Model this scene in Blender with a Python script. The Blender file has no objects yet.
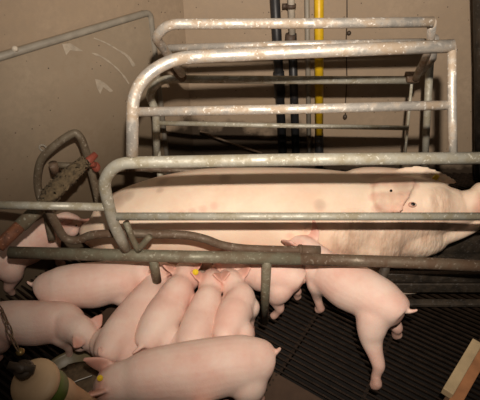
import bpy, bmesh, math, random
import numpy as np
from mathutils import Vector as V, Matrix, Quaternion
random.seed(7)
C = bpy.context.scene.collection
sc = bpy.context.scene

# ------------------------------------------------------------------ camera, light, exposure
F = 461.0; CAMZ = 1.55; PITCH = math.radians(38)
cam = bpy.data.objects.new('camera', bpy.data.cameras.new('camera')); C.objects.link(cam)
cam.location = (0, 0, CAMZ); cam.rotation_euler = (math.pi/2 - PITCH, 0, 0)
cam.data.sensor_width = 36; cam.data.lens = 36*F/480; cam.data.clip_start = 0.02
sc.camera = cam
w = bpy.data.worlds.new('world'); sc.world = w; w.use_nodes = True
bgn = w.node_tree.nodes['Background']
bgn.inputs[0].default_value = (1.0, 0.80, 0.62, 1); bgn.inputs[1].default_value = 0.022
def spot(name, loc, target, power, size, blend, radius, col):
    l = bpy.data.lights.new(name, 'SPOT'); l.energy = power; l.spot_size = math.radians(size); l.spot_blend = blend
    l.shadow_soft_size = radius; l.color = col
    o = bpy.data.objects.new(name, l); C.objects.link(o); o.location = loc
    o.rotation_euler = (V(target)-V(loc)).to_track_quat('-Z', 'Y').to_euler()
    return o
spot('flash_lamp', (0.05, 0.05, 1.80), (0.30, 1.9, 0.70), 205, 96, 1.0, 0.02, (1.0, 0.875, 0.75))
def area(name, loc, target, power, size, col):
    l = bpy.data.lights.new(name, 'AREA'); l.energy = power; l.size = size; l.color = col
    o = bpy.data.objects.new(name, l); C.objects.link(o); o.location = loc
    o.rotation_euler = (V(target)-V(loc)).to_track_quat('-Z', 'Y').to_euler()
area('fill_light', (-0.2, 0.6, 2.9), (0, 1.4, 0), 2.5, 1.2, (1.0, 0.85, 0.72))  # weak overhead fill added to the scene, not a fixture of the pen
sc.view_settings.view_transform = 'Standard'; sc.view_settings.look = 'None'
sc.view_settings.exposure = 0.0; sc.view_settings.gamma = 1.0; sc.view_settings.use_curve_mapping = False

# ------------------------------------------------------------------ helpers
SP, CP = math.sin(PITCH), math.cos(PITCH)
def ray(px, py):
    r = (px-240)/F; u = (200-py)/F
    return V((r, CP+u*SP, -SP+u*CP))
def Z(px, py, z):            # the point of the place at height z seen there
    d = ray(px, py); return V((0, 0, CAMZ)) + d*((z-CAMZ)/d.z)
def Y(px, py, y):            # ... at distance y from the observer
    d = ray(px, py); return V((0, 0, CAMZ)) + d*(y/d.y)
def link(name, me, mat, parent=None):
    o = bpy.data.objects.new(name, me); C.objects.link(o)
    if mat and not me.materials: me.materials.append(mat)
    if parent is not None:
        o.parent = parent
        o.matrix_parent_inverse = Matrix.Translation(-V(parent.location))
    return o
def thing(name, label, cat, loc=(0, 0, 0), group=None):
    o = bpy.data.objects.new(name, None); C.objects.link(o); o.location = loc; o.empty_display_size = .05
    return tag(o, label, cat, group)
def tag(o, label, cat, group=None):
    o['label'] = label; o['category'] = cat
    if group: o['group'] = group
    return o
def struct(o): o['kind'] = 'structure'; return o
def smooth(pts, n=6):        # Catmull-Rom through points (tuples of any length)
    pts = [tuple(p) for p in pts]; out = []
    P = [pts[0]] + pts + [pts[-1]]
    for i in range(1, len(P)-2):
        for k in range(n):
            t = k/n
            out.append(tuple(0.5*((2*b)+(-a+c)*t+(2*a-5*b+4*c-d)*t*t+(-a+3*b-3*c+d)*t**3) for a, b, c, d in zip(P[i-1], P[i], P[i+1], P[i+2])))
    out.append(pts[-1]); return out
def sweep(bm, pts, up=(0, 0, 1), seg=16, cap=True):
    """pts: (x,y,z,a,b): an elliptical section a wide across, b along 'up'"""
    rings = []; n = len(pts); up = V(up)
    for i, p in enumerate(pts):
        c = V(p[:3]); a, b = max(p[3], 1e-4), max(p[4], 1e-4)
        t = V(pts[min(i+1, n-1)][:3]) - V(pts[max(i-1, 0)][:3])
        if t.length < 1e-7: t = V((0, 0, 1))
        t.normalize()
        s = t.cross(up)
        if s.length < 1e-3: s = t.cross(V((0.3, 1, 0.1)))
        s.normalize(); u = s.cross(t).normalized()
        rings.append([bm.verts.new(c + s*a*math.cos(q) + u*b*math.sin(q)) for q in (2*math.pi*k/seg for k in range(seg))])
    for A, B in zip(rings, rings[1:]):
        for k in range(seg):
            bm.faces.new((A[k], A[(k+1) % seg], B[(k+1) % seg], B[k]))
    if cap:
        bm.faces.new(rings[0][::-1]); bm.faces.new(rings[-1])
def tube(bm, pts, r, seg=14, cap=True):
    """round tube with parallel transported frames"""
    pts = [V(p[:3]) for p in pts]; n = len(pts)
    rs = r if isinstance(r, (list, tuple)) else [r]*n
    t0 = (pts[1]-pts[0]).normalized(); s = t0.cross(V((0, 0, 1)))
    if s.length < 1e-3: s = V((1, 0, 0))
    s.normalize(); rings = []
    for i in range(n):
        t = (pts[min(i+1, n-1)]-pts[max(i-1, 0)]).normalized()
        s = (s - t*s.dot(t)).normalized(); u = t.cross(s)
        rings.append([bm.verts.new(pts[i] + (s*math.cos(q)+u*math.sin(q))*rs[i]) for q in (2*math.pi*k/seg for k in range(seg))])
    for A, B in zip(rings, rings[1:]):
        for k in range(seg): bm.faces.new((A[k], B[k], B[(k+1) % seg], A[(k+1) % seg]))
    if cap: bm.faces.new(rings[0]); bm.faces.new(rings[-1][::-1])
def ball(bm, c, r, scale=(1, 1, 1), seg=14):
    bmesh.ops.create_uvsphere(bm, u_segments=seg, v_segments=seg//2+2, radius=r, matrix=Matrix.Translation(V(c)) @ Matrix.Diagonal((*scale, 1)))
def box(bm, c, size, rot=None, bev=0.0):
    m = Matrix.Translation(V(c)) @ (rot.to_4x4() if rot else Matrix()) @ Matrix.Diagonal((*size, 1))
    g = bmesh.ops.create_cube(bm, size=1, matrix=m)
    if bev:
        es = list({e for v in g['verts'] for e in v.link_edges})
        bmesh.ops.bevel(bm, geom=es, offset=bev, segments=2, affect='EDGES', profile=.6)
def fin(bm, name, mat, parent=None, flat=False):
    bmesh.ops.recalc_face_normals(bm, faces=bm.faces)
    me = bpy.data.meshes.new(name); bm.to_mesh(me); bm.free()
    if not flat:
        for p in me.polygons: p.use_smooth = True
    return link(name, me, mat, parent)
def rounded(pts, rad, n=7):  # polyline with rounded corners
    pts = [V(p) for p in pts]; out = [pts[0]]
    for i in range(1, len(pts)-1):
        a = (pts[i-1]-pts[i]); b = (pts[i+1]-pts[i]); R = min(rad, a.length*.49, b.length*.49)
        a = pts[i]+a.normalized()*R; b = pts[i]+b.normalized()*R
        for k in range(n+1):
            t = k/n; out.append(a*(1-t)**2 + pts[i]*2*t*(1-t) + b*t*t)
    out.append(pts[-1]); return out

# ------------------------------------------------------------------ materials
def mat(name, col, rough=.6, metal=0.0):
    m = bpy.data.materials.new(name); m.use_nodes = True
    b = m.node_tree.nodes['Principled BSDF']
    b.inputs['Base Color'].default_value = (*col, 1); b.inputs['Roughness'].default_value = rough; b.inputs['Metallic'].default_value = metal
    return m, m.node_tree, b
def N(nt, kind, **kw):
    n = nt.nodes.new(kind)
    for k, v in kw.items():
        if k in n.inputs.keys(): n.inputs[k].default_value = v
        else: setattr(n, k, v)
    return n
def objco(nt): 
    g = nt.nodes.get('GEO') or nt.nodes.new('ShaderNodeNewGeometry'); g.name = 'GEO'; return g.outputs['Position']
def noise(nt, scale, detail=4, rough=.55, stretch=None):
    n = N(nt, 'ShaderNodeTexNoise', Scale=scale, Detail=detail, Roughness=rough); co = objco(nt)
    if stretch:
        mp = N(nt, 'ShaderNodeMapping'); mp.inputs['Scale'].default_value = stretch
        nt.links.new(co, mp.inputs[0]); co = mp.outputs[0]
    nt.links.new(co, n.inputs['Vector']); return n.outputs['Fac']
def ramp(nt, fac, stops):
    r = nt.nodes.new('ShaderNodeValToRGB'); e = r.color_ramp.elements
    while len(e) < len(stops): e.new(.5)
    for el, (p, c) in zip(e, stops): el.position = p; el.color = (*c, 1) if len(c) == 3 else c
    nt.links.new(fac, r.inputs[0]); return r.outputs[0]
def mix(nt, fac, a, b, mode='MIX'):
    m = nt.nodes.new('ShaderNodeMix'); m.data_type = 'RGBA'; m.blend_type = mode
    for s, v in ((0, fac), (6, a), (7, b)):
        if isinstance(v, (int, float)): m.inputs[s].default_value = v
        elif isinstance(v, tuple): m.inputs[s].default_value = (*v, 1)
        else: nt.links.new(v, m.inputs[s])
    return m.outputs[2]
def bump(nt, b, h, strength=.3, dist=.01):
    n = N(nt, 'ShaderNodeBump', Strength=strength, Distance=dist); nt.links.new(h, n.inputs['Height']); nt.links.new(n.outputs[0], b.inputs['Normal'])
G0, G1 = (0, 0, 0), (1, 1, 1)

def metal_mat(name, clean, grime, amount=.5, rough=.42, metal=.75, scale=18):
    m, nt, b = mat(name, clean, rough, metal)
    f = ramp(nt, noise(nt, scale, 6, .65), [(amount-.08, G0), (amount+.1, G1)])
    sp = ramp(nt, noise(nt, 90, 3), [(.60, G0), (.68, G1)])
    c = mix(nt, f, clean, grime); c = mix(nt, sp, c, tuple(min(1, x*1.25+.05) for x in clean))
    nt.links.new(c, b.inputs['Base Color'])
    mr = N(nt, 'ShaderNodeMapRange'); mr.inputs[3].default_value = metal; mr.inputs[4].default_value = .05
    nt.links.new(f, mr.inputs[0]); nt.links.new(mr.outputs[0], b.inputs['Metallic'])
    mr = N(nt, 'ShaderNodeMapRange'); mr.inputs[3].default_value = rough; mr.inputs[4].default_value = .75
    nt.links.new(f, mr.inputs[0]); nt.links.new(mr.outputs[0], b.inputs['Roughness'])
    bump(nt, b, noise(nt, 120, 4), .25, .003)
    return m
GALV = metal_mat('galvanised_steel', (.56, .53, .48), (.33, .26, .19), .50, .36, .6)
GALV2 = metal_mat('dull_galvanised_steel', (.40, .39, .33), (.27, .24, .17), .50, .45, .25)
OLIVE = metal_mat('grimy_steel', (.20, .19, .135), (.14, .11, .07), .48, .5, .25)
RUST = metal_mat('brown_rusty_steel', (.15, .115, .08), (.10, .06, .035), .45, .5, .3)
ORUST = metal_mat('orange_rust', (.22, .085, .04), (.09, .04, .025), .55, .7, .1)
LOOPM = metal_mat('muddy_brown_steel', (.135, .11, .075), (.085, .06, .035), .5, .6, .15)
DARKST = metal_mat('dark_steel', (.030, .024, .018), (.045, .032, .02), .5, .55, .3)

def wall_mat(name, c1, c2, gr=(.36, .44), gc=(.045, .030, .018)):
    m, nt, b = mat(name, c1, .62)
    c = mix(nt, ramp(nt, noise(nt, 3.0, 6, .6), [(.35, G0), (.68, G1)]), c1, c2)
    c = mix(nt, ramp(nt, noise(nt, 34, 5, .7), [(.40, G1), (.62, G0)]), c, tuple(x*.86 for x in c1))
    # small dark fly specks and droppings
    v = N(nt, 'ShaderNodeTexVoronoi', Scale=24.0); nt.links.new(objco(nt), v.inputs['Vector'])
    c = mix(nt, ramp(nt, v.outputs['Distance'], [(.05, G1), (.08, G0)]), c, (.05, .035, .025))
    # darker towards the floor, reaching higher on the left; grime on the partition
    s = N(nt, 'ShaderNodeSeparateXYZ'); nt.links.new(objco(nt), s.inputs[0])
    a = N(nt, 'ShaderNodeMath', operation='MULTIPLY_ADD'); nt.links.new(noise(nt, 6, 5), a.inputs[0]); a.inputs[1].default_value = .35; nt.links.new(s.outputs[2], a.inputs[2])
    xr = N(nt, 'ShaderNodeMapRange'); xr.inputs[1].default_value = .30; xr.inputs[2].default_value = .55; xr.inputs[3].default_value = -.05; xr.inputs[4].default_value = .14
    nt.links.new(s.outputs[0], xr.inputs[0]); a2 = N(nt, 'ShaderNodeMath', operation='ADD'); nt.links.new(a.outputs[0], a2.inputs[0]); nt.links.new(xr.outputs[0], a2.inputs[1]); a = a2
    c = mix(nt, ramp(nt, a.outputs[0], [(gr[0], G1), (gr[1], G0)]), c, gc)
    nt.links.new(c, b.inputs['Base Color'])
    bump(nt, b, noise(nt, 60, 6, .6), .12, .004)
    return m
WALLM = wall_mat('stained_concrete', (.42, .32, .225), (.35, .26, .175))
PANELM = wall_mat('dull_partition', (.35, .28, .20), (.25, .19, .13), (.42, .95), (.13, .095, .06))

def pig_mat(name, base, alt):
    m, nt, b = mat(name, base, .55)
    c = mix(nt, ramp(nt, noise(nt, 7, 5, .6), [(.38, G0), (.66, G1)]), base, alt)
    att = N(nt, 'ShaderNodeAttribute', attribute_name='tint')
    sx = N(nt, 'ShaderNodeSeparateColor'); nt.links.new(att.outputs['Color'], sx.inputs[0])
    c = mix(nt, sx.outputs[0], c, (.60, .27, .20))       # bare pink skin: ears, snout, feet
    c = mix(nt, sx.outputs[1], c, (.20, .12, .08))        # mud
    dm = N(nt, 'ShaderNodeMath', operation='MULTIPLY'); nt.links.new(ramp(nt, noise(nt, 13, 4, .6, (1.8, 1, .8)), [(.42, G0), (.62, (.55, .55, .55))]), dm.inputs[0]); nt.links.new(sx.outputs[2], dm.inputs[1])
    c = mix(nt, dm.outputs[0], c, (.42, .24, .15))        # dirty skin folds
    nt.links.new(c, b.inputs['Base Color'])
    b.inputs['Subsurface Weight'].default_value = .12; b.inputs['Subsurface Radius'].default_value = (.02, .008, .004)
    b.inputs['Subsurface Scale'].default_value = .5
    b.inputs['Specular IOR Level'].default_value = .3
    h = noise(nt, 130, 5, .65)
    wr = noise(nt, 9, 3, .6, (2.6, 1, .8)); wm = N(nt, 'ShaderNodeMath', operation='MULTIPLY'); nt.links.new(wr, wm.inputs[0]); nt.links.new(sx.outputs[2], wm.inputs[1])
    w2 = N(nt, 'ShaderNodeMath', operation='MULTIPLY'); nt.links.new(wm.outputs[0], w2.inputs[0]); w2.inputs[1].default_value = 34
    hh = N(nt, 'ShaderNodeMath', operation='ADD'); nt.links.new(h, hh.inputs[0]); nt.links.new(w2.outputs[0], hh.inputs[1])
    bump(nt, b, hh.outputs[0], .22, .005)
    return m
PIG = pig_mat('piglet_skin', (.80, .61, .52), (.73, .46, .38))
SOW = pig_mat('sow_skin', (.83, .67, .52), (.78, .57, .43))

def plain(name, col, rough=.6, metal=0.0, var=.25, scale=20):
    m, nt, b = mat(name, col, rough, metal)
    c = mix(nt, ramp(nt, noise(nt, scale, 5), [(.35, G0), (.7, G1)]), col, tuple(x*(1-var) for x in col))
    nt.links.new(c, b.inputs['Base Color']); bump(nt, b, noise(nt, 80, 4), .15, .003); return m
YELLOW = plain('yellow_paint', (.80, .50, .015), .4)
BLACKP = plain('black_plastic', (.022, .022, .024), .45)
GREYP = plain('grey_plastic', (.30, .27, .22), .5)
SOWLID = plain('eyelid_skin', (.62, .36, .27), .5)
WHITEP = plain('off_white_plastic', (.62, .55, .45), .5)
BROWNC = plain('brown_coupling', (.10, .065, .045), .6)
SLATM = plain('slat_plastic', (.026, .016, .010), .45, 0, .6, 30)
PITM = plain('pit_dark', (.008, .006, .005), .9)
STRIPM = plain('brown_solid_floor', (.075, .042, .024), .7)
BEIGE = plain('beige_plastic', (.74, .52, .31), .55, 0, .2, 12)
GREEN = plain('green_plastic', (.13, .22, .035), .5)
KNOB = plain('dark_fitting', (.07, .05, .035), .5)
TAGY = plain('ear_tag_yellow', (.85, .60, .03), .4, 0, .05)
REDP = plain('red_rubber', (.22, .05, .03), .6)
BLACK = plain('eye_black', (.012, .01, .01), .15, 0, 0)
FUZZ = plain('dusty_brown', (.12, .085, .045), .95, 0, .5, 60)
WOODL = plain('pale_wood', (.50, .38, .22), .7, 0, .25, 14)
WOODO = plain('orange_brown_wood', (.45, .20, .085), .7, 0, .35, 14)
WOODD = plain('dark_wet_wood', (.10, .055, .03), .6, 0, .3, 14)
BOWLM = plain('olive_bowl', (.21, .17, .09), .4, 0, .3, 20)
FEED = plain('wet_feed', (.17, .12, .07), .6, 0, .5, 60)
WHITE = plain('white_wire', (.75, .72, .65), .4, 0, .05)
SCRATCH = plain('scraped_patch', (.45, .385, .30), .7, 0, .3, 40)
CHAINM = metal_mat('chain_rust', (.20, .14, .09), (.11, .07, .04), .5, .5, .4)

# ------------------------------------------------------------------ the setting
SL = (Z(313, 399, 0)-Z(269, 367, 0)).normalized()          # the way the slats run
SL = V((math.cos(math.radians(-33)), math.sin(math.radians(-33)), 0))
SN = V((-SL.y, SL.x, 0))                                     # across them
bm = bmesh.new(); pitch = .0235; org = V((.3, 1.25, 0))
for k in range(-85, 76):
    c = org + SN*(k*pitch)
    a = c - SL*2.3; b_ = c + SL*2.0
    sec = [(-.0036, 0), (.0036, 0), (.0022, -.010), (-.0022, -.010)]
    A = [bm.verts.new(a+SN*x+V((0, 0, z))) for x, z in sec]; B = [bm.verts.new(b_+SN*x+V((0, 0, z))) for x, z in sec]
    for q in range(4): bm.faces.new((A[q], B[q], B[(q+1) % 4], A[(q+1) % 4]))
    bm.faces.new(A[::-1]); bm.faces.new(B)
for j in range(-7, 7):                                       # cross bars under the slats, weld spots on top
    c = org + SL*(j*.30 + .03)
    rot = Matrix((SL, SN, V((0, 0, 1)))).transposed()
    box(bm, c+V((0, 0, -.018)), (.012, 4.0, .008), rot)
    for k in range(-85, 76):
        box(bm, c+SN*(k*pitch)+V((0, 0, .0005)), (.007, .007, .003), rot)
struct(fin(bm, 'floor', SLATM, flat=True))
bm = bmesh.new(); box(bm, (0, 1.3, -.22), (6, 6, .02)); struct(fin(bm, 'floor_pit', PITM, flat=True))

BW0 = Y(183, 0, 2.33); BW0.z = 0                             # corner where the back wall meets the side wall
BWD = V((math.cos(math.radians(-3)), math.sin(math.radians(-3)), 0))
def wall(name, a, d, length, h, th, m, outward):
    bm = bmesh.new(); rot = Matrix((d, V((-d.y, d.x, 0)), V((0, 0, 1)))).transposed()
    nrm = V((-d.y, d.x, 0)); nrm = nrm if nrm.dot(outward) > 0 else -nrm
    box(bm, a + d*length/2 + nrm*th/2 + V((0, 0, h/2-.11)), (length, th, h+.22), rot)
    return struct(fin(bm, name, m, flat=True))
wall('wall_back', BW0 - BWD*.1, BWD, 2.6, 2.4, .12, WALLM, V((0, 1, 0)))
pe = Y(150, 12, 2.07); pz = pe.z                             # top of the partition's far end
p0 = Z(0, 57, pz)
PD = (p0-pe); PD.z = 0; PD.normalize()
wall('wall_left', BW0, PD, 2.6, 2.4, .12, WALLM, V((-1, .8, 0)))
pb = V((pe.x, pe.y, 0))
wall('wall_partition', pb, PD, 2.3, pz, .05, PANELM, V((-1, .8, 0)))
PN = V((PD.y, -PD.x, 0)); PN = PN if PN.dot(V((1, -1, 0))) > 0 else -PN     # into the pen
bm = bmesh.new()
tube(bm, rounded([pb+PD*2.3+V((0, 0, pz)), pb+V((0, 0, pz)), pb+V((0, 0, .02))], .03), .0135)
struct(fin(bm, 'trim_1', GREYP))
# bolts and scraped marks on the partition
def on_part(px, py, lift=.001):
    d = ray(px, py); o = V((0, 0, CAMZ)); t = (pb+PN*lift-o).dot(PN)/d.dot(PN); return o+d*t
def patch(name, poly, m, label, cat, th=.0015):
    bm = bmesh.new(); vs = [bm.verts.new(p) for p in poly]; f = bm.faces.new(vs)
    r = bmesh.ops.extrude_face_region(bm, geom=[f])
    bmesh.ops.translate(bm, verts=[v for v in r['geom'] if isinstance(v, bmesh.types.BMVert)], vec=PN*th)
    bmesh.ops.triangulate(bm, faces=bm.faces)
    return tag(fin(bm, name, m, flat=True), label, cat)
def streak(pts, ws):
    L, R = [], []
    for i, (x, y) in enumerate(pts):
        a = pts[max(i-1, 0)]; b = pts[min(i+1, len(pts)-1)]; dx, dy = b[0]-a[0], b[1]-a[1]; n = math.hypot(dx, dy)
        j = random.uniform(.75, 1.2)
        L.append(on_part(x-dy/n*ws[i]*j, y+dx/n*ws[i]*j)); R.append(on_part(x+dy/n*ws[i]*j, y-dx/n*ws[i]*j))
    return L + R[::-1]
def cr(p, n=4): return [q for q in smooth(p, n)]
patch('scrape_mark', streak(cr([(92, 53), (102, 57), (113, 65), (122, 74), (129, 84)]), [.5+.6*math.sin(k*.8)**2 for k in range(17)]), SCRATCH, 'long pale curved scrape on the partition, the lower of the two arcs', 'mark')
patch('scrape_mark', streak(cr([(94, 38), (106, 43), (118, 50), (127, 56), (134, 66)]), [.5+1.4*(k/16)**2 for k in range(17)]), SCRATCH, 'pale curved scrape on the partition nearest its top trim, broad at its lower end', 'mark')
patch('scrape_mark', [on_part(x, y) for x, y in [(62, 44), (70, 43), (78, 48), (83, 51), (76, 51), (70, 50), (66, 55), (64, 50)]], SCRATCH, 'wedge-shaped pale scrape just under the sloping trim', 'mark')
patch('scrape_mark', [on_part(x, y) for x, y in [(95, 79), (100, 80), (106, 84), (113, 91), (110, 92), (103, 87), (100, 94), (97, 88)]], SCRATCH, 'small hooked pale scrape lowest on the partition', 'mark')
bm = bmesh.new(); c = on_part(15, 49, .006); ball(bm, c, .011); tube(bm, [c-PN*.006, c+PN*.012], .006)
tag(fin(bm, 'screw', WHITEP), 'pale screw head poking up beside the sloping partition trim', 'screw')
# solid floor strip
q0 = Z(246, 352, 0); 
bm = bmesh.new(); rot = Matrix((SL, SN, V((0, 0, 1)))).transposed()
box(bm, Z(290, 381, 0) - SN*.100 + V((0, 0, -.004)), (1.6, .20, .012), rot, .002)
struct(fin(bm, 'trim_2', STRIPM, flat=True))

# ------------------------------------------------------------------ pipes on the back wall
def bw(px, py, off):     # point off the back wall's face
    n = V((BWD.y, -BWD.x, 0)); o = V((0, 0, CAMZ)); d = ray(px, py)
    t = (BW0+n*off-o).dot(n)/d.dot(n); return o+d*t
def vx(px, y): return px + (320-px)*y/790*.9      # the pipes stand a little out of plumb
def vpipe(px, r, top_y, bot_y, off):
    return bw(vx(px, top_y), top_y, off), bw(vx(px, bot_y), bot_y, off)
pp = thing('drain_pipe', 'black plastic pipe running up the back wall beside the grey one', 'pipe', bw(275, 155, .05))
a, b = vpipe(275, .025, -60, 156, .05); bm = bmesh.new(); tube(bm, [a, b], .024); fin(bm, 'pipe', BLACKP, pp)
bm = bmesh.new(); tube(bm, [bw(vx(275, 72), 72, .05), bw(vx(275, 96), 96, .05)], .029); fin(bm, 'coupling', BLACKP, pp)
pp = thing('water_pipe', 'pale pipe with clamp and brown couplings between the black and grey pipes', 'pipe', bw(291, 155, .05))
a, b = vpipe(291, .017, -60, 36, .05); bm = bmesh.new(); tube(bm, [a, b], .017); fin(bm, 'pipe', WHITEP, pp)
a, b = vpipe(291, .017, 34, 156, .05); bm = bmesh.new(); tube(bm, [a, b], .022); o = fin(bm, 'lower_pipe', BLACKP, pp); o['label'] = 'dark lower length'
bm = bmesh.new(); s = bw(291, 34, .05); tube(bm, [s, s-V((0, 0, .05))], .027); fin(bm, 'coupling', BROWNC, pp)
bm = bmesh.new(); s = bw(291, 4, .05); tube(bm, [s, s-V((0, 0, .018))], .024); box(bm, s+V((-.03, 0, -.009)), (.02, .02, .018)); fin(bm, 'clamp', BROWNC, pp)
pp = thing('conduit', 'thin grey conduit next to the yellow pipe on the back wall', 'pipe', bw(307, 155, .05))
a, b = vpipe(307, .012, -60, 156, .04); bm = bmesh.new(); tube(bm, [a, b], .0125); fin(bm, 'pipe', GREYP, pp)
bm = bmesh.new(); s = bw(307, 42, .04); tube(bm, [s, s-V((0, 0, .02))], .018); fin(bm, 'clamp', GREYP, pp)
pp = thing('gas_pipe', 'bright yellow pipe with a dark foot on the back wall', 'pipe', bw(319, 155, .05))
a, b = vpipe(319, .022, -60, 134, .05); bm = bmesh.new(); tube(bm, [a, b], .0225); fin(bm, 'pipe', YELLOW, pp)
bm = bmesh.new(); tube(bm, [b, bw(319.5, 172, .05)], .024); fin(bm, 'foot_sleeve', BLACKP, pp)
bm = bmesh.new(); pts = [bw(x, y, .006) for x, y in ((347, -20), (347, 20), (346, 45), (347, 80), (345, 110), (346, 118))]; tube(bm, pts, .0028, 8)
ball(bm, bw(345, 117, .01), .012, (1, 1, 1.3)); ball(bm, bw(349, 33, .01), .011)
tag(fin(bm, 'cable', KNOB), 'thin dark cable with small clips running down the bare back wall', 'cable')
bm = bmesh.new(); tube(bm, [bw(x, y, .10) for x, y in ((200, 131), (212, 136), (236, 145), (262, 153))], .006, 8)
tag(fin(bm, 'rod', RUST), 'thin rusty rod slanting low against the back wall', 'rod')
# feed down-pipe, just inside the picture's right edge
bm = bmesh.new(); tube(bm, [Y(489, -30, 2.0), Y(489, 60, 2.0), Y(487, 175, 2.0)], .06, 20)
tag(fin(bm, 'feed_pipe', DARKST), 'dark round feed down-pipe standing before the back wall past the crate end', 'pipe')

# ------------------------------------------------------------------ crate panels
near = thing('crate_panel', 'galvanised crate side panel standing between the piglets and the sow', 'crate panel', Z(270, 322, 0), 'farrowing crate side panels')
def rail(name, pts, r, m, parent, rad=.06, label=None):
    bm = bmesh.new(); tube(bm, rounded(pts, rad), r); o = fin(bm, name, m, parent)
    if label: o['label'] = label
    return o
NY = 1.19
YT, YB = 1.33, 1.20
rail('upper_arch', [Y(132, 156, YB), Y(133, 86, 1.28), Y(170, 58, YT), Y(300, 52, YT), Y(453, 46, YT)], .019, GALV, near, .12)
rail('end_post', [Y(452, 45, YT), Y(452, 100, 1.26), Y(453, 154, YB)], .013, GALV, near)
rail('upper_rail', [Y(134, 112, 1.255), Y(300, 109, 1.26), Y(452, 105, 1.262)], .0145, GALV, near)
A_ = [Y(126, 249, 1.20), Y(113, 224, NY), Y(103, 180, NY), Y(117, 163, NY), Y(300, 159.5, NY), Y(500, 158, NY)]
rail('looped_rail', A_, .0195, GALV2, near, .09)
rail('middle_rail', [Y(117, 216.5, NY), Y(300, 216.5, NY), Y(500, 216.5, NY)], .0135, GALV2, near)
rail('side_bar', [Y(-30, 204.5, NY), Y(105, 207, NY)], .0135, GALV2, near)
rail('bottom_rail', [Z(10, 252.5, .357), Z(160, 256, .357), Z(300, 259, .357)], .0225, OLIVE, near)
rail('bottom_rail', [Z(298, 259, .357), Z(400, 262, .357), Z(500, 267, .357)], .0215, RUST, near, .06, 'darker rusty length of the bottom rail')
def legpost(px, py, r, m):
    t = Z(px, py, .357); rail('post', [t, V((t.x, t.y, .0))], r, m, near)
legpost(267, 260, .0175, OLIVE)
t = Z(153, 256, .357); rail('post', [t, V((t.x, t.y, .225))], .0175, OLIVE, near)
t = Z(388, 262, .357); rail('post', [t+V((0, .01, -.01)), V((t.x, t.y+.01, .03))], .0175, DARKST, near)
rail('gate_rod', [Y(126, 222, NY+.02), Y(133, 240, NY+.01), Y(139, 252, NY+.01)], .011, OLIVE, near)
rail('gate_rod', [Y(150, 236, NY+.01), Y(144, 243, NY+.01), Y(138, 250, NY+.01)], .011, OLIVE, near)
# lower belly bar
bar = thing('belly_bar', 'bent rusty brown bar with an open sleeve end above the nursing piglets', 'bar', Y(200, 240, 1.245))
BY = 1.25
pts = smooth([tuple(Y(x, y, BY)) for x, y in ((46, 204), (56, 224), (65, 238), (78, 240), (92, 235), (115, 233.5), (150, 234), (185, 235), (205, 239), (222, 245), (245, 248.5), (285, 250), (300, 250))], 5)
bm = bmesh.new(); tube(bm, pts, .0155); fin(bm, 'tube', RUST, bar)
bm = bmesh.new(); tube(bm, [Y(298, 250, BY), Y(320, 251, BY)], .020, 18); tube(bm, [Y(299, 250, BY), Y(302, 250, BY)], .0215); fin(bm, 'sleeve', RUST, bar)
# far panel
far = thing('crate_panel', 'galvanised crate side panel behind the sow, toward the pipes', 'crate panel', Y(280, 160, 1.8), 'farrowing crate side panels')
FY = 1.79; FT = 1.43
rail('upper_arch', [Y(182, 74, 1.70), Y(166, 52, 1.57), Y(155, 37, 1.45), Y(168, 24, FT), Y(300, 23.5, FT), Y(433, 22, FT)], .0155, GALV, far, .05)
rail('upper_rail', [Y(168, 48, 1.62), Y(300, 44, 1.62), Y(425, 42, 1.62)], .0125, GALV, far)
rail('end_post', [Y(432, 22, FT), Y(430, 48, 1.60), Y(416, 78, 1.74)], .0135, GALV, far)
rail('looped_rail', [Y(157, 168, FY), Y(156, 110, FY), Y(148, 95, FY), Y(160, 79, FY), Y(300, 80, FY), Y(415, 80, FY)], .0165, GALV2, far, .07)
rail('middle_rail', [Y(156, 123, FY), Y(300, 126, FY), Y(408, 128, FY)], .0105, GALV2, far)
rail('end_rod', [Y(412, 80, FY), Y(404, 165, FY)], .006, GALV2, far)
rail('post', [Y(430, 60, 1.86), Y(424, 176, 1.86)], .016, GALV2, far)
bm = bmesh.new(); box(bm, Y(412, 77, FY-.01), (.05, .05, .03), None, .006); fin(bm, 'bracket', RUST, far)
bm = bmesh.new(); tube(bm, [Y(434, 38, 1.66), Y(430, 58, 1.72), Y(420, 72, 1.76)], [.018, .024, .02]); fin(bm, 'bracket', GALV, far)
a = Y(179, 74, 1.74); bm = bmesh.new(); tube(bm, [a+V((-.015, 0, .02)), a+V((.01, .03, -.03))], .019); fin(bm, 'bracket', RUST, far)
rail('lower_bar', smooth([tuple(Y(x, y, 1.74)) for x, y in ((112, 169), (150, 169), (200, 171), (222, 169), (242, 162), (270, 159), (330, 158))]), .013, RUST, far, 0.001)
t = Y(157, 150, 1.79); rail('post', [t, V((t.x, t.y, 0))], .015, GALV2, far)
# feeder trough and base plate under the sow's head
tr = thing('feed_trough', 'low dark steel trough under the sow\'s head', 'trough', Z(430, 300, 0))
x0 = Z(372, 284, .10); 
bm = bmesh.new(); box(bm, (x0.x+.45, 1.285, .15), (.90, .022, .05), None, .004); box(bm, (x0.x+.45, 1.285, .085), (.90, .012, .05), None, .003); fin(bm, 'front_plate', DARKST, tr)
bm = bmesh.new(); box(bm, (x0.x+.45, 1.255, .022), (.92, .03, .02), None, .004); fin(bm, 'base_rail', DARKST, tr)
bm = bmesh.new(); box(bm, (x0.x+.58, 1.42, .03), (.55, .22, .03), None, .006); box(bm, (x0.x+.58, 1.54, .09), (.55, .02, .15), None, .004); box(bm, (x0.x+.30, 1.42, .07), (.02, .22, .11), None, .004); fin(bm, 'tray', DARKST, tr)

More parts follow.
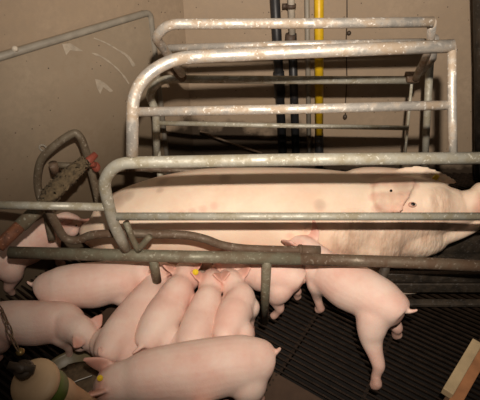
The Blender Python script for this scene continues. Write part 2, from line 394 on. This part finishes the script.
# ------------------------------------------------------------------ rear gate fittings, far left
lp = thing('gate_loop', 'bent olive tube loop at the rear of the crate before the partition', 'tube', Y(70, 200, 1.45))
LY = 1.50
bm = bmesh.new(); tube(bm, smooth([tuple(Y(x, y, LY+dy)) for x, y, dy in ((52, 240, -.1), (46, 212, -.05), (38, 188, 0), (40, 163, 0), (52, 148, .02), (72, 134, .05), (80, 137, .05), (86, 152, .05), (93, 178, .05), (99, 205, .03), (100, 230, 0))], 5), .0155)
fin(bm, 'tube', LOOPM, lp)
bm = bmesh.new(); tube(bm, [Y(56, 165, LY), Y(90, 166, LY+.04)], .012); fin(bm, 'crossbar', LOOPM, lp)
bm = bmesh.new(); tube(bm, [Y(53, 163, LY-.02), Y(55, 172, LY-.02)], .017); fin(bm, 'bracket', RUST, lp)
bm = bmesh.new(); 
for k in range(12):
    q = 2*math.pi*k/12; q2 = 2*math.pi*(k+1)/12; c = on_part(43, 148, .012)
    tube(bm, [c+V((math.cos(q)*.014, 0, math.sin(q)*.014)), c+V((math.cos(q2)*.014, 0, math.sin(q2)*.014))], .004, 8)
tube(bm, [c-V((0, 0, .014)), c-V((-.01, 0, .035))], .005, 8)
tag(fin(bm, 'hook', GREYP), 'small pale eye hook on the partition above the tube loop', 'hook')
ram = thing('gate_strut', 'slanting strut with rusty lower end, dusty middle and red tip', 'strut', Y(50, 205, 1.4))
def yr(x): return 1.16 + (x/100)*.36
def YR(x, y): return Y(x, y, yr(x))
bm = bmesh.new(); tube(bm, [YR(-2, 247), YR(22, 224)], .022); fin(bm, 'lower_rod', ORUST, ram)
bm = bmesh.new(); tube(bm, [YR(20, 226), YR(46, 202), YR(56, 194)], .025); fin(bm, 'collar', OLIVE, ram)
bm = bmesh.new(); pts = smooth([tuple(YR(x, y))+(a, b) for x, y, a, b in ((44, 203, .02, .02), (50, 195, .034, .024), (60, 185, .036, .027), (70, 175, .034, .027), (80, 166, .028, .022), (86, 161, .02, .02))], 8)
sweep(bm, pts, seg=40)
for v in bm.verts: v.co += V((random.gauss(0, .003), random.gauss(0, .003), random.gauss(0, .003)))
fin(bm, 'dusty_cover', FUZZ, ram)
bm = bmesh.new(); tube(bm, [YR(80, 169), YR(96, 154)], [.02, .012]); ball(bm, YR(96, 167), .017, (1, 1, 1.3)); tube(bm, [YR(88, 162), YR(96, 166)], .012); fin(bm, 'tip', REDP, ram)

# ------------------------------------------------------------------ pigs
def pig_body(name, bm, voxel, spots, m, parent, iters=4, blend=()):
    """joins the body's shapes into one skin; spots: (centre, radius, channel, strength) of bare pink or muddy skin"""
    bmesh.ops.recalc_face_normals(bm, faces=bm.faces)
    me = bpy.data.meshes.new(name+'_raw'); bm.to_mesh(me); bm.free()
    o = bpy.data.objects.new(name+'_raw', me); C.objects.link(o)
    r = o.modifiers.new('r', 'REMESH'); r.mode = 'VOXEL'; r.voxel_size = voxel; r.use_smooth_shade = True
    s = o.modifiers.new('s', 'SMOOTH'); s.factor = .5; s.iterations = iters
    dg = bpy.context.evaluated_depsgraph_get(); dg.update()
    out = bpy.data.meshes.new_from_object(o.evaluated_get(dg)); out.name = name
    bpy.data.objects.remove(o); bpy.data.meshes.remove(me)
    if blend:        # let the limbs flow into the trunk
        n = len(out.vertices); co = np.empty(n*3); out.vertices.foreach_get('co', co); co = co.reshape(n, 3)
        ed = np.empty(len(out.edges)*2, dtype=np.int64); out.edges.foreach_get('vertices', ed); ed = ed.reshape(-1, 2)
        wgt = np.zeros(n)
        for c, rr in blend: wgt = np.maximum(wgt, np.clip(1.25*(1-np.linalg.norm(co-np.array(c), axis=1)/rr), 0, 1))
        deg = np.bincount(ed.ravel(), minlength=n).reshape(-1, 1)
        for _ in range(45):
            acc = np.zeros((n, 3))
            for ax in range(3): acc[:, ax] = np.bincount(ed[:, 0], co[ed[:, 1], ax], n) + np.bincount(ed[:, 1], co[ed[:, 0], ax], n)
            co += (acc/np.maximum(deg, 1)-co)*(.6*wgt)[:, None]
        out.vertices.foreach_set('co', co.ravel()); out.update()
    at = out.color_attributes.new('tint', 'FLOAT_COLOR', 'POINT')
    sp = [(V(c), rr, ch, st) for c, rr, ch, st in spots]
    for v, d in zip(out.vertices, at.data):
        a = [0, 0, 0]
        for c, rr, ch, st in sp:
            q = (v.co-c).length/rr
            if q < 1: a[ch] = max(a[ch], st*(1-q*q)**.8)
        d.color = (a[0], a[1], a[2], 1)
    for p in out.polygons: p.use_smooth = True
    out.materials.clear()
    return link(name, out, m, parent)

def leaf(bm, root, axis, width_dir, length, width, th=.008, curl=.0, seg=16):
    """an ear: flattened pointed leaf"""
    ax = V(axis).normalized(); wd = V(width_dir); wd = (wd-ax*wd.dot(ax)).normalized(); nr = ax.cross(wd)
    prof = [(0, .45), (.15, .8), (.35, 1), (.55, .93), (.75, .66), (.9, .36), (1, .10)]
    pts = [tuple(V(root)+ax*(t*length)+nr*curl*t*t*length) + (width*.5*w, th*(1-.4*t)) for t, w in prof]
    sweep(bm, pts, up=nr, seg=seg)

def piglet(label, hip, shoulder, poll, snout, s=1.0, feet={}, tail=(0, 0, 1), ear_tag=None, group='piglets', ears=((0, 0, 0), (0, 0, 0)), arch=.012, legs='FLRfhr', fat=1.0, nk=1.0, earlen=1.0, earw=1.0, mud=.35):
    hip, shoulder, poll, snout = V(hip), V(shoulder), V(poll), V(snout)
    up = V((0, 0, 1))
    fwd = (shoulder-hip).normalized(); side = fwd.cross(up).normalized()       # side: the pig's right
    L = (shoulder-hip).length
    root = thing('piglet', label, 'piglet', (hip.x*.5+shoulder.x*.5, hip.y*.5+shoulder.y*.5, 0), group)
    bm = bmesh.new()
    hf = (snout-poll).normalized()
    def ring(p, a, b): return (p.x, p.y, p.z, a*s*fat, b*s*fat)
    mid = (hip+shoulder)/2 + V((0, 0, -.004))
    neck = shoulder.lerp(poll, .55)
    dead = hip - fwd*.105*s
    pts = [ring(dead+V((0, 0, -.012)), .012, .018), ring(hip-fwd*.095*s+V((0, 0, -.01)), .045, .05), ring(hip-fwd*.07*s, .068, .073), ring(hip-fwd*.03*s, .083, .086),
           ring(hip+fwd*.03*s+V((0, 0, arch*.5)), .086, .088), ring(mid+V((0, 0, arch*.4-.004)), .091, .093), ring(shoulder-fwd*.05*s, .084, .090), ring(shoulder+fwd*.01*s, .078, .084),
           ring(neck, .066*nk, .072*nk), ring(poll, .048, .050)]
    sweep(bm, smooth(pts, 5), seg=26)
    # head
    hl = (snout-poll).length
    hs = hf.cross(up)
    hs = hs.normalized() if hs.length > .05 else side
    hu = hs.cross(hf).normalized()
    def hring(t, a, b, dz=0): p = poll+hf*hl*t+hu*dz*s; return (p.x, p.y, p.z, a*s, b*s)
    sweep(bm, smooth([ring(shoulder.lerp(poll, .2), .05, .055), ring(neck, .060, .066), hring(0, .058, .06), hring(.22, .055, .056), hring(.45, .045, .046, -.004), hring(.65, .032, .034, -.010), hring(.85, .025, .026, -.010), hring(.97, .024, .025, -.009), hring(1.0, .018, .02, -.009)], 4), up=hu, seg=20)
    ball(bm, poll+hf*hl*.33+hs*.03*s-hu*.018*s, .033*s); ball(bm, poll+hf*hl*.33-hs*.03*s-hu*.018*s, .033*s)
    p = poll+hf*hl*.97-hu*.007*s; sweep(bm, [tuple(p)+(.024*s, .022*s), tuple(p+hf*.012*s)+(.028*s, .025*s), tuple(p+hf*.017*s)+(.024*s, .021*s)], up=hu, seg=16)
    spots = [(poll+hf*hl, .055*s, 0, .8), (dead+V((0, 0, -.02)), .05*s, 0, .55)]
    # ears
    tips = []; blend = [(tuple(neck), .085*s)]
    for sg, ed in ((1, ears[0]), (-1, ears[1])):
        base = poll + hs*sg*.036*s + hu*.032*s + hf*.01*s
        ax = hs*sg*.75 + hu*.55 - hf*.35 + V(ed)
        leaf(bm, base-ax.normalized()*.012, ax, hf+hu*.3, .085*s*earlen, .066*s*earlen*earw, .0095*s, .12*sg)
        tip = base+ax.normalized()*.05*s; tips.append(tip)
        spots.append((tip, .06*s, 0, .75))
    # legs
    def leg(kind, sg):
        key = ('F' if kind == 'front' else 'H') + ('R' if sg > 0 else 'L')
        if kind == 'front':
            top = shoulder + side*sg*.045*s - V((0, 0, .03*s)); foot = V(feet.get(key, (top.x+fwd.x*.01, top.y+fwd.y*.01, 0)))
            k = top.lerp(foot, .5) + fwd*.008*s; k2 = top.lerp(foot, .82) - fwd*.003
            rs = [(top-side*sg*.015*s+V((0, 0, .03*s)), .030), (top, .043), (top.lerp(k, .6), .031), (k, .0215), (k.lerp(k2, .5), .0175), (k2, .0165)]
        else:
            top = hip + side*sg*.045*s - V((0, 0, .022*s)) - fwd*.022*s; foot = V(feet.get(key, (top.x-fwd.x*.035, top.y-fwd.y*.035, 0)))
            k = top.lerp(foot, .36) + fwd*.012*s; h = top.lerp(foot, .66) - fwd*.014*s; k2 = top.lerp(foot, .87)
            rs = [(top-side*sg*.02*s+V((0, 0, .03*s))+fwd*.01, .040), (top, .060), (top.lerp(k, .6)+side*sg*.004, .053), (k, .043), (k.lerp(h, .55), .030), (h, .0245), (h.lerp(k2, .5), .018), (k2, .0175)]
        blend.append((tuple(top.lerp(foot, .22 if kind == 'front' else .28)), (.085 if kind == 'front' else .13)*s))
        f0 = foot + V((0, 0, .024*s)); f1 = foot + V((0, 0, .003)) + fwd*.012*s
        rs += [(f0, .018), (f1+V((0, 0, .004)), .019)]
        pts = [tuple(p)+(r*s, r*s) for p, r in rs]
        sweep(bm, smooth(pts, 4), up=fwd, seg=14)
        spots.append((foot, .09*s, 1, mud)); spots.append((foot, .16*s, 0, .35))
    for kind in ('front', 'rear'):
        for sg in (1, -1): leg(kind, sg)
    # tail
    tb = hip - fwd*.095*s + V((0, 0, .028*s)); tv = V(tail).normalized()
    tpts = [tb+fwd*.02*s, tb-fwd*.008*s+tv*.006, tb-fwd*.014*s+tv*.025*s, tb-fwd*.012*s+tv*.042*s]
    sweep(bm, smooth([tuple(p)+(r*s, r*s) for p, r in zip(tpts, (.015, .010, .0072, .0055))], 4), up=side, seg=10)
    spots.append((tpts[3], .025*s, 0, .3))
    pig_body('body', bm, .0045, spots, PIG, root, 6, blend)
    for sg in (1, -1):
        e = poll+hf*hl*.40+hs*sg*.041*s+hu*.014*s
        bm = bmesh.new(); ball(bm, e, .0065*s, seg=10); fin(bm, 'eye', BLACK, root)
        e = poll+hf*(hl+.017*s)+hs*sg*.009*s-hu*.007*s
        bm = bmesh.new(); ball(bm, e, .0045*s, seg=8); fin(bm, 'nostril', KNOB, root)
    if ear_tag is not None:
        c, n = ear_tag; c = V(c)
        n = V(n).normalized()
        bm = bmesh.new(); tr = .0115 if group == GN else .009; tube(bm, [c+n*.004, c+n*.010], tr, 18); tube(bm, [c+n*.009, c+n*.013], .005, 10); o = fin(bm, 'ear_tag', TAGY, root); o['label'] = 'round yellow ear tag'
    return root

view = lambda p: (V((0, 0, CAMZ))-V(p)).normalized()
GN = 'piglets nursing at the sow'
# long one at the left, tail toward the partition
piglet('piglet standing sideways under the bottom rail, its tail toward the partition', Z(66, 288, .18), Z(120, 281, .18), Z(143, 273, .18), Z(160, 262, .15), .98, tail=(-.6, 0, .7), group=GN)
piglet('reddish-rumped piglet nursing head up beside the short hanging post', Z(119, 338, .18), Z(147, 299, .165), Z(158, 278, .16), Z(168, 262, .14), .98, fat=.80, nk=.96, group=GN, tail=(0, .2, .5))
piglet('nursing piglet with a yellow tag in its ear', Z(158, 326, .19), Z(177, 294, .195), Z(186, 278, .19), Z(184, 263, .14), .98, fat=.80, nk=.96, group=GN, tail=(-.5, -.6, .1), ear_tag=(Z(195.5, 272, .25), view(Z(195, 271, .2))), ears=((0, .1, .2), (0, 0, 0)))
piglet('middle nursing piglet pressed between the ear-tagged one and the one by the post', Z(194, 339, .185), Z(207, 303, .19), Z(211, 286, .185), Z(214, 267, .14), .90, fat=.80, nk=.96, group=GN, tail=(0, 0, -1))
piglet('nursing piglet just left of the long post, ear folded back', Z(231, 322, .19), Z(240, 300, .19), Z(233, 285, .185), Z(222, 266, .14), .90, fat=.80, nk=.96, group=GN, tail=(0, 0, -1), ears=((0, 0, 0), (-.3, 0, .3)))
piglet('piglet half hidden behind the long post, rump toward the slats', Z(279, 275, .185), Z(247, 266, .185), Z(228, 264, .185), Z(212, 259, .14), .92, group=GN, feet={'HL': Z(275, 318, 0), 'HR': Z(298, 299, 0)}, tail=(.2, 0, -1))
piglet('piglet braced on one outstretched hind leg on the bare slats', Z(376, 301, .215), Z(325, 271, .20), Z(304, 250, .25), Z(278, 245, .20), 1.03, group=GN,
       feet={'HL': Z(376, 388, 0), 'HR': Z(397, 338, 0), 'FL': Z(320, 312, 0), 'FR': Z(330, 290, 0)}, tail=(.8, -.2, .5), ears=((0, .1, .6), (0, 0, .2)), earlen=1.15, earw=1.5)
GL = 'piglets away from the teats'
piglet('yellow-tagged piglet crossing before the nursing row, its head down by the bowl', Z(238, 365, .20), Z(152, 377, .20), Z(118, 383, .19), Z(92, 397, .09), 1.08, group=GL, tail=(.5, 0, .9), ear_tag=(Z(100, 378, .245), view(Z(95, 370, .2))), ears=((-1.5, -.5, .35), (-.8, -.2, 0)), earlen=1.15)
piglet('piglet with lowered head beside the feeding bowl and chain', Z(4, 323, .17), Z(62, 322, .17), Z(82, 331, .18), Z(99, 353, .10), .88, group=GL, tail=(-.5, 0, .5), ears=((.1, -.3, -.3), (-.2, 0, -.3)), earlen=.85)
piglet('piglet behind the slanting strut at the rear of the crate', Z(8, 256, .17), Z(44, 233, .19), Z(62, 224, .19), Z(88, 222, .15), .95, group=GL, tail=(-.5, 0, .5))
piglet('piglet mostly out of the picture, only its ear showing at the lower edge', Z(216, 505, .19), Z(208, 450, .20), Z(203, 426, .20), Z(205, 396, .06), .95, group=GL, tail=(0, 0, .5), ears=((0, 0, 0), (.9, 0, .9)))

# ---- sow
sow = thing('sow', 'large sow lying on her side in the crate nursing the piglets', 'sow', (.1, 1.56, 0))
bm = bmesh.new()
tor = [(-.665, 1.56, .20, .03, .03), (-.65, 1.54, .19, .08, .08), (-.60, 1.54, .19, .13, .125), (-.50, 1.55, .195, .17, .165), (-.35, 1.565, .21, .198, .195), (-.22, 1.572, .22, .208, .212), (-.1, 1.575, .225, .212, .22),
       (.15, 1.575, .225, .215, .222), (.35, 1.57, .225, .21, .218), (.50, 1.555, .23, .20, .205), (.60, 1.54, .25, .18, .185), (.68, 1.53, .28, .165, .165)]
sweep(bm, smooth(tor, 6), seg=48)
hd = [(.60, 1.54, .25, .17, .17), (.68, 1.53, .285, .158, .16), (.76, 1.52, .31, .138, .145), (.84, 1.505, .325, .112, .122), (.885, 1.495, .335, .086, .098), (.93, 1.49, .350, .068, .078), (.955, 1.485, .368, .058, .064), (.985, 1.48, .378, .058, .064), (.99, 1.48, .380, .045, .05)]
sweep(bm, smooth(hd, 5), seg=36)
sweep(bm, [(.965, 1.48, .378, .066, .072), (.982, 1.48, .382, .076, .084), (1.000, 1.48, .386, .076, .084), (1.004, 1.48, .387, .06, .068)], seg=30)
# jowl, shoulder folds, haunch
ball(bm, (.74, 1.45, .215), .10, (1.5, .9, .9), 20); ball(bm, (.56, 1.44, .19), .13, (1.2, .8, 1.1), 20)
sweep(bm, smooth([(.70, 1.46, .20, .08, .06), (.84, 1.45, .235, .06, .045), (.96, 1.46, .28, .045, .035), (1.00, 1.465, .32, .035, .03)], 4), seg=20)
sweep(bm, smooth([(.42, 1.60, .30, .08, .08), (.52, 1.625, .325, .105, .105), (.66, 1.63, .325, .105, .105), (.78, 1.60, .33, .095, .095), (.86, 1.55, .335, .07, .07)], 4), seg=24)
ball(bm, (-.45, 1.50, .17), .17, (1.1, .9, .95), 20)
# front leg and hind leg resting on the slats
sweep(bm, smooth([(.50, 1.45, .13, .085, .085), (.54, 1.36, .08, .06, .06), (.60, 1.31, .05, .04, .04), (.70, 1.33, .035, .033, .032), (.76, 1.34, .032, .034, .03), (.79, 1.34, .03, .02, .02)], 5), seg=18)
sweep(bm, smooth([(-.47, 1.47, .14, .12, .11), (-.52, 1.37, .10, .075, .07), (-.58, 1.32, .06, .045, .045), (-.68, 1.33, .04, .035, .034), (-.74, 1.34, .036, .036, .033), (-.77, 1.34, .034, .02, .02)], 5), seg=18)
# udder with teats
spots = [((1.01, 1.44, .39), .085, 0, 1.0)]
for k in range(7):
    x = -.34 + k*.125
    ball(bm, (x, 1.40, .13), .085, (1.0, .85, 1.05), 16)
    for z, yy in ((.17, 1.335), (.075, 1.345)):
        sweep(bm, [(x, yy+.03, z, .016, .016), (x, yy, z, .012, .012), (x, yy-.018, z-.002, .010, .010), (x, yy-.024, z-.002, .005, .005)], up=(0, 0, 1), seg=10)
        spots.append(((x, yy-.01, z), .04, 0, .8))
    spots.append(((x, 1.33, .13), .13, 0, .25))
# ears: the near one folded down over the cheek, the far one standing
EY = 1.40
e0 = Y(412, 180, 1.41); 
from mathutils.bvhtree import BVHTree
eb = BVHTree.FromBMesh(bm)
def on_skin(px, py):
    loc, nrm, _, _ = eb.ray_cast(V((0, 0, CAMZ)), ray(px, py).normalized())
    if loc is None: return Y(px, py, 1.5), V((0, -.7, .7))
    return loc, (nrm if nrm.y < .3 else -nrm)
rows = [(177, 386, 408), (179, 379, 414), (184, 374, 414), (190, 372.5, 411), (197, 372.5, 408), (204, 374, 404), (209, 377, 401), (213, 382, 400), (215, 387, 395)]
top, bot = [], []
for ri, (yy, xa, xb) in enumerate(rows):
    ta, tb_ = [], []
    for k in range(9):
        u = k/8; p, n = on_skin(xa+(xb-xa)*u, yy); lift = .018 + .022*u*(ri/8) + .004*math.sin(u*5+ri*.5)
        if k in (0, 8) or ri in (0, 8): lift -= .004
        nn = V((0, -.62, .78)); ta.append(bm.verts.new(p+nn*lift)); tb_.append(bm.verts.new(p+nn*(lift-.012)))
        if k % 2 == 0 and ri % 2 == 0: spots.append((p+nn*lift, .028, 0, .55 if k in (0, 8) or ri in (0, 8) else .38))
    top.append(ta); bot.append(tb_)
for ri in range(8):
    for k in range(8):
        bm.faces.new((top[ri][k], top[ri][k+1], top[ri+1][k+1], top[ri+1][k])); bm.faces.new((bot[ri][k], bot[ri+1][k], bot[ri+1][k+1], bot[ri][k+1]))
    for k in (0, 8): bm.faces.new((top[ri][k], top[ri+1][k], bot[ri+1][k], bot[ri][k]))
for k in range(8):
    for ri in (0, 8): bm.faces.new((top[ri][k], top[ri][k+1], bot[ri][k+1], bot[ri][k]))
spots.append((on_skin(404, 190)[0], .05, 1, .35)); spots.append((on_skin(380, 208)[0], .04, 1, .25))
leaf(bm, Y(396, 174, 1.64), V((1, -.10, -.06)), V((0, .3, 1)), .25, .10, .012, .1)
spots.append((Y(432, 176, 1.58), .05, 1, .8))
# eye socket ridge
spots.append((Y(410, 206, 1.40), .05, 0, .6)); spots.append((Y(411, 204, 1.40), .022, 1, .6))
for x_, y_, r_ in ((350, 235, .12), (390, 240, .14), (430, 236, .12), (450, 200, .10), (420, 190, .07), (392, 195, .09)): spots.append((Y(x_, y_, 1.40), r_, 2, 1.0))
for x_, y_, r_, st in ((400, 240, .10, .35), (365, 232, .08, .25), (440, 236, .07, .35), (425, 195, .06, .2), (345, 245, .07, .25)): spots.append((Y(x_, y_, 1.38), r_, 1, st))
sweep(bm, smooth([tuple(Y(304, 225, 1.40))+(.02, .02), tuple(Y(307, 229, 1.375))+(.013, .013)], 2), seg=8)
for x_, y_, r_ in ((128, 196, .035), (162, 182, .03), (160, 190, .02), (118, 200, .05), (320, 205, .03), (225, 178, .03)): spots.append((on_skin(x_, y_)[0], r_, 1, .35))
for x_, y_ in ((170, 215), (182, 214), (192, 212), (203, 209), (214, 206), (228, 216), (290, 236), (165, 240)): spots.append((on_skin(x_, y_)[0], .020, 0, .35))
spots.append((Y(195, 213, 1.38), .04, 0, .5))
pig_body('body', bm, .0075, spots, SOW, sow, 3)
def snap(px, py, tgt):       # point of the sow's skin seen there
    o = V((0, 0, CAMZ)); d = ray(px, py).normalized()
    ok, loc, nrm, _ = tgt.ray_cast(o, d)
    return (loc, nrm) if ok else (None, None)
from mathutils.bvhtree import BVHTree
body = [o for o in bpy.data.objects if o.parent is sow and o.name.startswith('body')][0]
bv = BVHTree.FromPolygons([v.co.copy() for v in body.data.vertices], [tuple(p.vertices) for p in body.data.polygons])
def skin(px, py):
    loc, nrm, i, dd = bv.ray_cast(V((0, 0, CAMZ)), ray(px, py).normalized()); return (loc, nrm)
c, n = skin(412.5, 204.5); bm = bmesh.new(); ball(bm, c-n*.006, .0145, (1.35, 1, .8), 18); o = fin(bm, 'eyelid', SOWLID, sow)
e_ = bmesh.new(); ball(e_, c+n*.001+V((.001, 0, .001)), .0085, (1.15, 1, .85), 14); fin(e_, 'eye', BLACK, sow)
e_ = bmesh.new(); ball(e_, c-n*.001+V((.006, 0, -.001)), .009, (1.2, 1, .8), 14); fin(e_, 'eye_white', WHITEP, sow)
c2, n2 = skin(391, 191)
bm = bmesh.new(); ball(bm, c2-n2*.002, .006, (1, 1, 1.6)); o = fin(bm, 'ear_hole', BLACK, sow); o['label'] = 'dark punched hole in the near ear'
c, n = skin(434, 178)
if c is None or c.y > 1.8: c, n = Y(436, 180, 1.56), V((0, -1, .3))
bm = bmesh.new(); a = c+V((0, -.012, .0))
box(bm, a+V((0, 0, .01)), (.022, .006, .03), Matrix.Rotation(.35, 3, 'Y'), .002); box(bm, a+V((.014, 0, -.03)), (.034, .006, .045), Matrix.Rotation(-.3, 3, 'Y'), .002)
o = fin(bm, 'ear_tag', TAGY, sow); o['label'] = 'yellow ear tag in the far ear'
for sg in (-1, 1):
    bm = bmesh.new(); ball(bm, (1.003, 1.48+sg*.028, .392), .012, (.6, 1, 1.2)); fin(bm, 'nostril', KNOB, sow)

# ------------------------------------------------------------------ bowl, valve, chain, boards
c = Z(76, 388, 0); bw_ = thing('feeding_bowl', 'round olive feeding bowl on the slats beside the lowered snouts', 'bowl', c)
def lathe(bm, c, prof, seg=48):
    rings = [[bm.verts.new(V(c)+V((r*math.cos(q), r*math.sin(q), z))) for q in (2*math.pi*k/seg for k in range(seg))] for r, z in prof]
    for A, B in zip(rings, rings[1:]):
        for k in range(seg): bm.faces.new((A[k], A[(k+1) % seg], B[(k+1) % seg], B[k]))
    bm.faces.new(rings[0][::-1]); bm.faces.new(rings[-1])
bm = bmesh.new(); lathe(bm, c, [(.07, .001), (.105, .003), (.125, .03), (.13, .038), (.134, .038), (.136, .042), (.13, .046), (.122, .040), (.105, .016), (.07, .010)]); fin(bm, 'bowl', BOWLM, bw_)
f_ = thing('wet_feed', 'wet brown feed lying in the olive bowl', 'feed', c+V((0, 0, .012)))
bpy.data.objects.remove(f_)
bm = bmesh.new(); lathe(bm, c, [(.04, .011), (.09, .013), (.095, .018), (.06, .022), (.02, .024)])
for v in bm.verts: v.co.z += random.gauss(0, .0012)
o = tag(fin(bm, 'wet_feed', FEED), 'wet brown feed lying in the olive bowl', 'feed'); o['kind'] = 'stuff'
bm = bmesh.new(); tube(bm, [Z(70, 384, .06), Z(79, 380, .058), Z(92, 375.5, .056)], .0018, 8)
tag(fin(bm, 'wire', WHITE), 'thin white wire lying across the bowl rim', 'wire')

cp = Z(34, 382, .50)
d = (ray(34, 382).normalized()*.84 + V((1, 0, 0))*.42 - V((0, SP, CP))*.24).normalized()
valve = thing('drinker_valve', 'beige plastic pipe with green band and capped dark knob', 'valve', cp+d*.52)
def disc(name, stations, m, seg=40):
    bm = bmesh.new(); tube(bm, [cp+d*t for t, r in stations], [r for t, r in stations], seg); return fin(bm, name, m, valve)
disc('cap', [(-.012, .018), (-.010, .040), (-.004, .056), (.002, .059), (.016, .059), (.020, .055)], BEIGE)
disc('green_band', [(.018, .050), (.022, .053), (.078, .055), (.082, .050)], GREEN)
disc('pipe', [(.075, .042), (.080, .047), (.095, .050), (.15, .050), (.155, .046), (.30, .046), (.50, .046)], BEIGE)
k0 = cp-d*.010 + V((-.016, .014, .024))
bm = bmesh.new(); tube(bm, [k0, k0-d*.014], [.024, .022], 20); tube(bm, [k0-d*.010, k0-d*.026], [.014, .013], 16)
tube(bm, [k0-d*.012+V((-.030, 0, .015)), k0-d*.012+V((.028, 0, -.004))], [.009, .011], 12); fin(bm, 'knob', KNOB, valve)

ch = thing('chain', 'rusty hanging chain with a brass-coloured end ring by the lowered-head piglet', 'chain', Z(5, 330, .35))
cpts = [Z(x, y, .36-.004*i) for i, (x, y) in enumerate(((-14, 290), (-6, 301), (2, 311), (7, 323), (11, 336), (18, 350)))]
for i, (p, q) in enumerate(zip(cpts, cpts[1:])):
    dd = (q-p); ln = dd.length*.62; ax = dd.normalized(); sd = ax.cross(V((0, 1, 0.6)) if i % 2 else V((1, 0, .3))).normalized(); m_ = (p+q)/2; bm = bmesh.new()
    loop = [m_+ax*math.cos(t)*ln+sd*math.sin(t)*.009 for t in [2*math.pi*k/20 for k in range(20)]]
    tube(bm, loop+[loop[0]], .0022, 8, cap=False); fin(bm, 'link', CHAINM, ch)
bm = bmesh.new(); ball(bm, cpts[-1]+V((.004, 0, -.01)), .013, (1, 1, .8)); fin(bm, 'end_ring', plain('brass', (.30, .20, .07), .4, .6), ch)

def board(name, A, B, wdir, wd, th, m, parent, bev=.003):
    """board from A to B, its width along wdir, its thickness downwards"""
    ax = (B-A).normalized(); wv = (wdir-ax*wdir.dot(ax)).normalized(); nv = ax.cross(wv)
    if nv.z < 0: nv = -nv
    rot = Matrix((ax, wv, nv)).transposed() if ax.cross(wv).dot(nv) > 0 else Matrix((wv, ax, nv)).transposed()
    size = ((B-A).length, wd, th) if ax.cross(wv).dot(nv) > 0 else (wd, (B-A).length, th)
    bm = bmesh.new(); box(bm, (A+B)/2 + wv*wd/2 - nv*th/2, size, rot, bev); return fin(bm, name, m, parent, flat=True)
wb = thing('creep_board', 'pale and orange wooden board pair on edge at the slats\' corner', 'board', Z(470, 395, 0))
A = Z(443, 388, .17); B = Z(473, 338, .17)
board('pale_batten', A, B, V((1, -.1, 0)), .034, .03, WOODL, wb)
A2 = Z(444, 402, .15); B2 = Z(490, 330, .15)
board('orange_batten', Z(450, 391, .15)-(B-A).normalized()*.12+V((.012, 0, 0)), B2, V((1, -.1, 0)), .036, .05, WOODO, wb)
board('board', Z(449, 402, .14)-(B-A).normalized()*.1, Z(500, 322, .14), V((.2, 0, -1)), .13, .02, WOODD, wb)
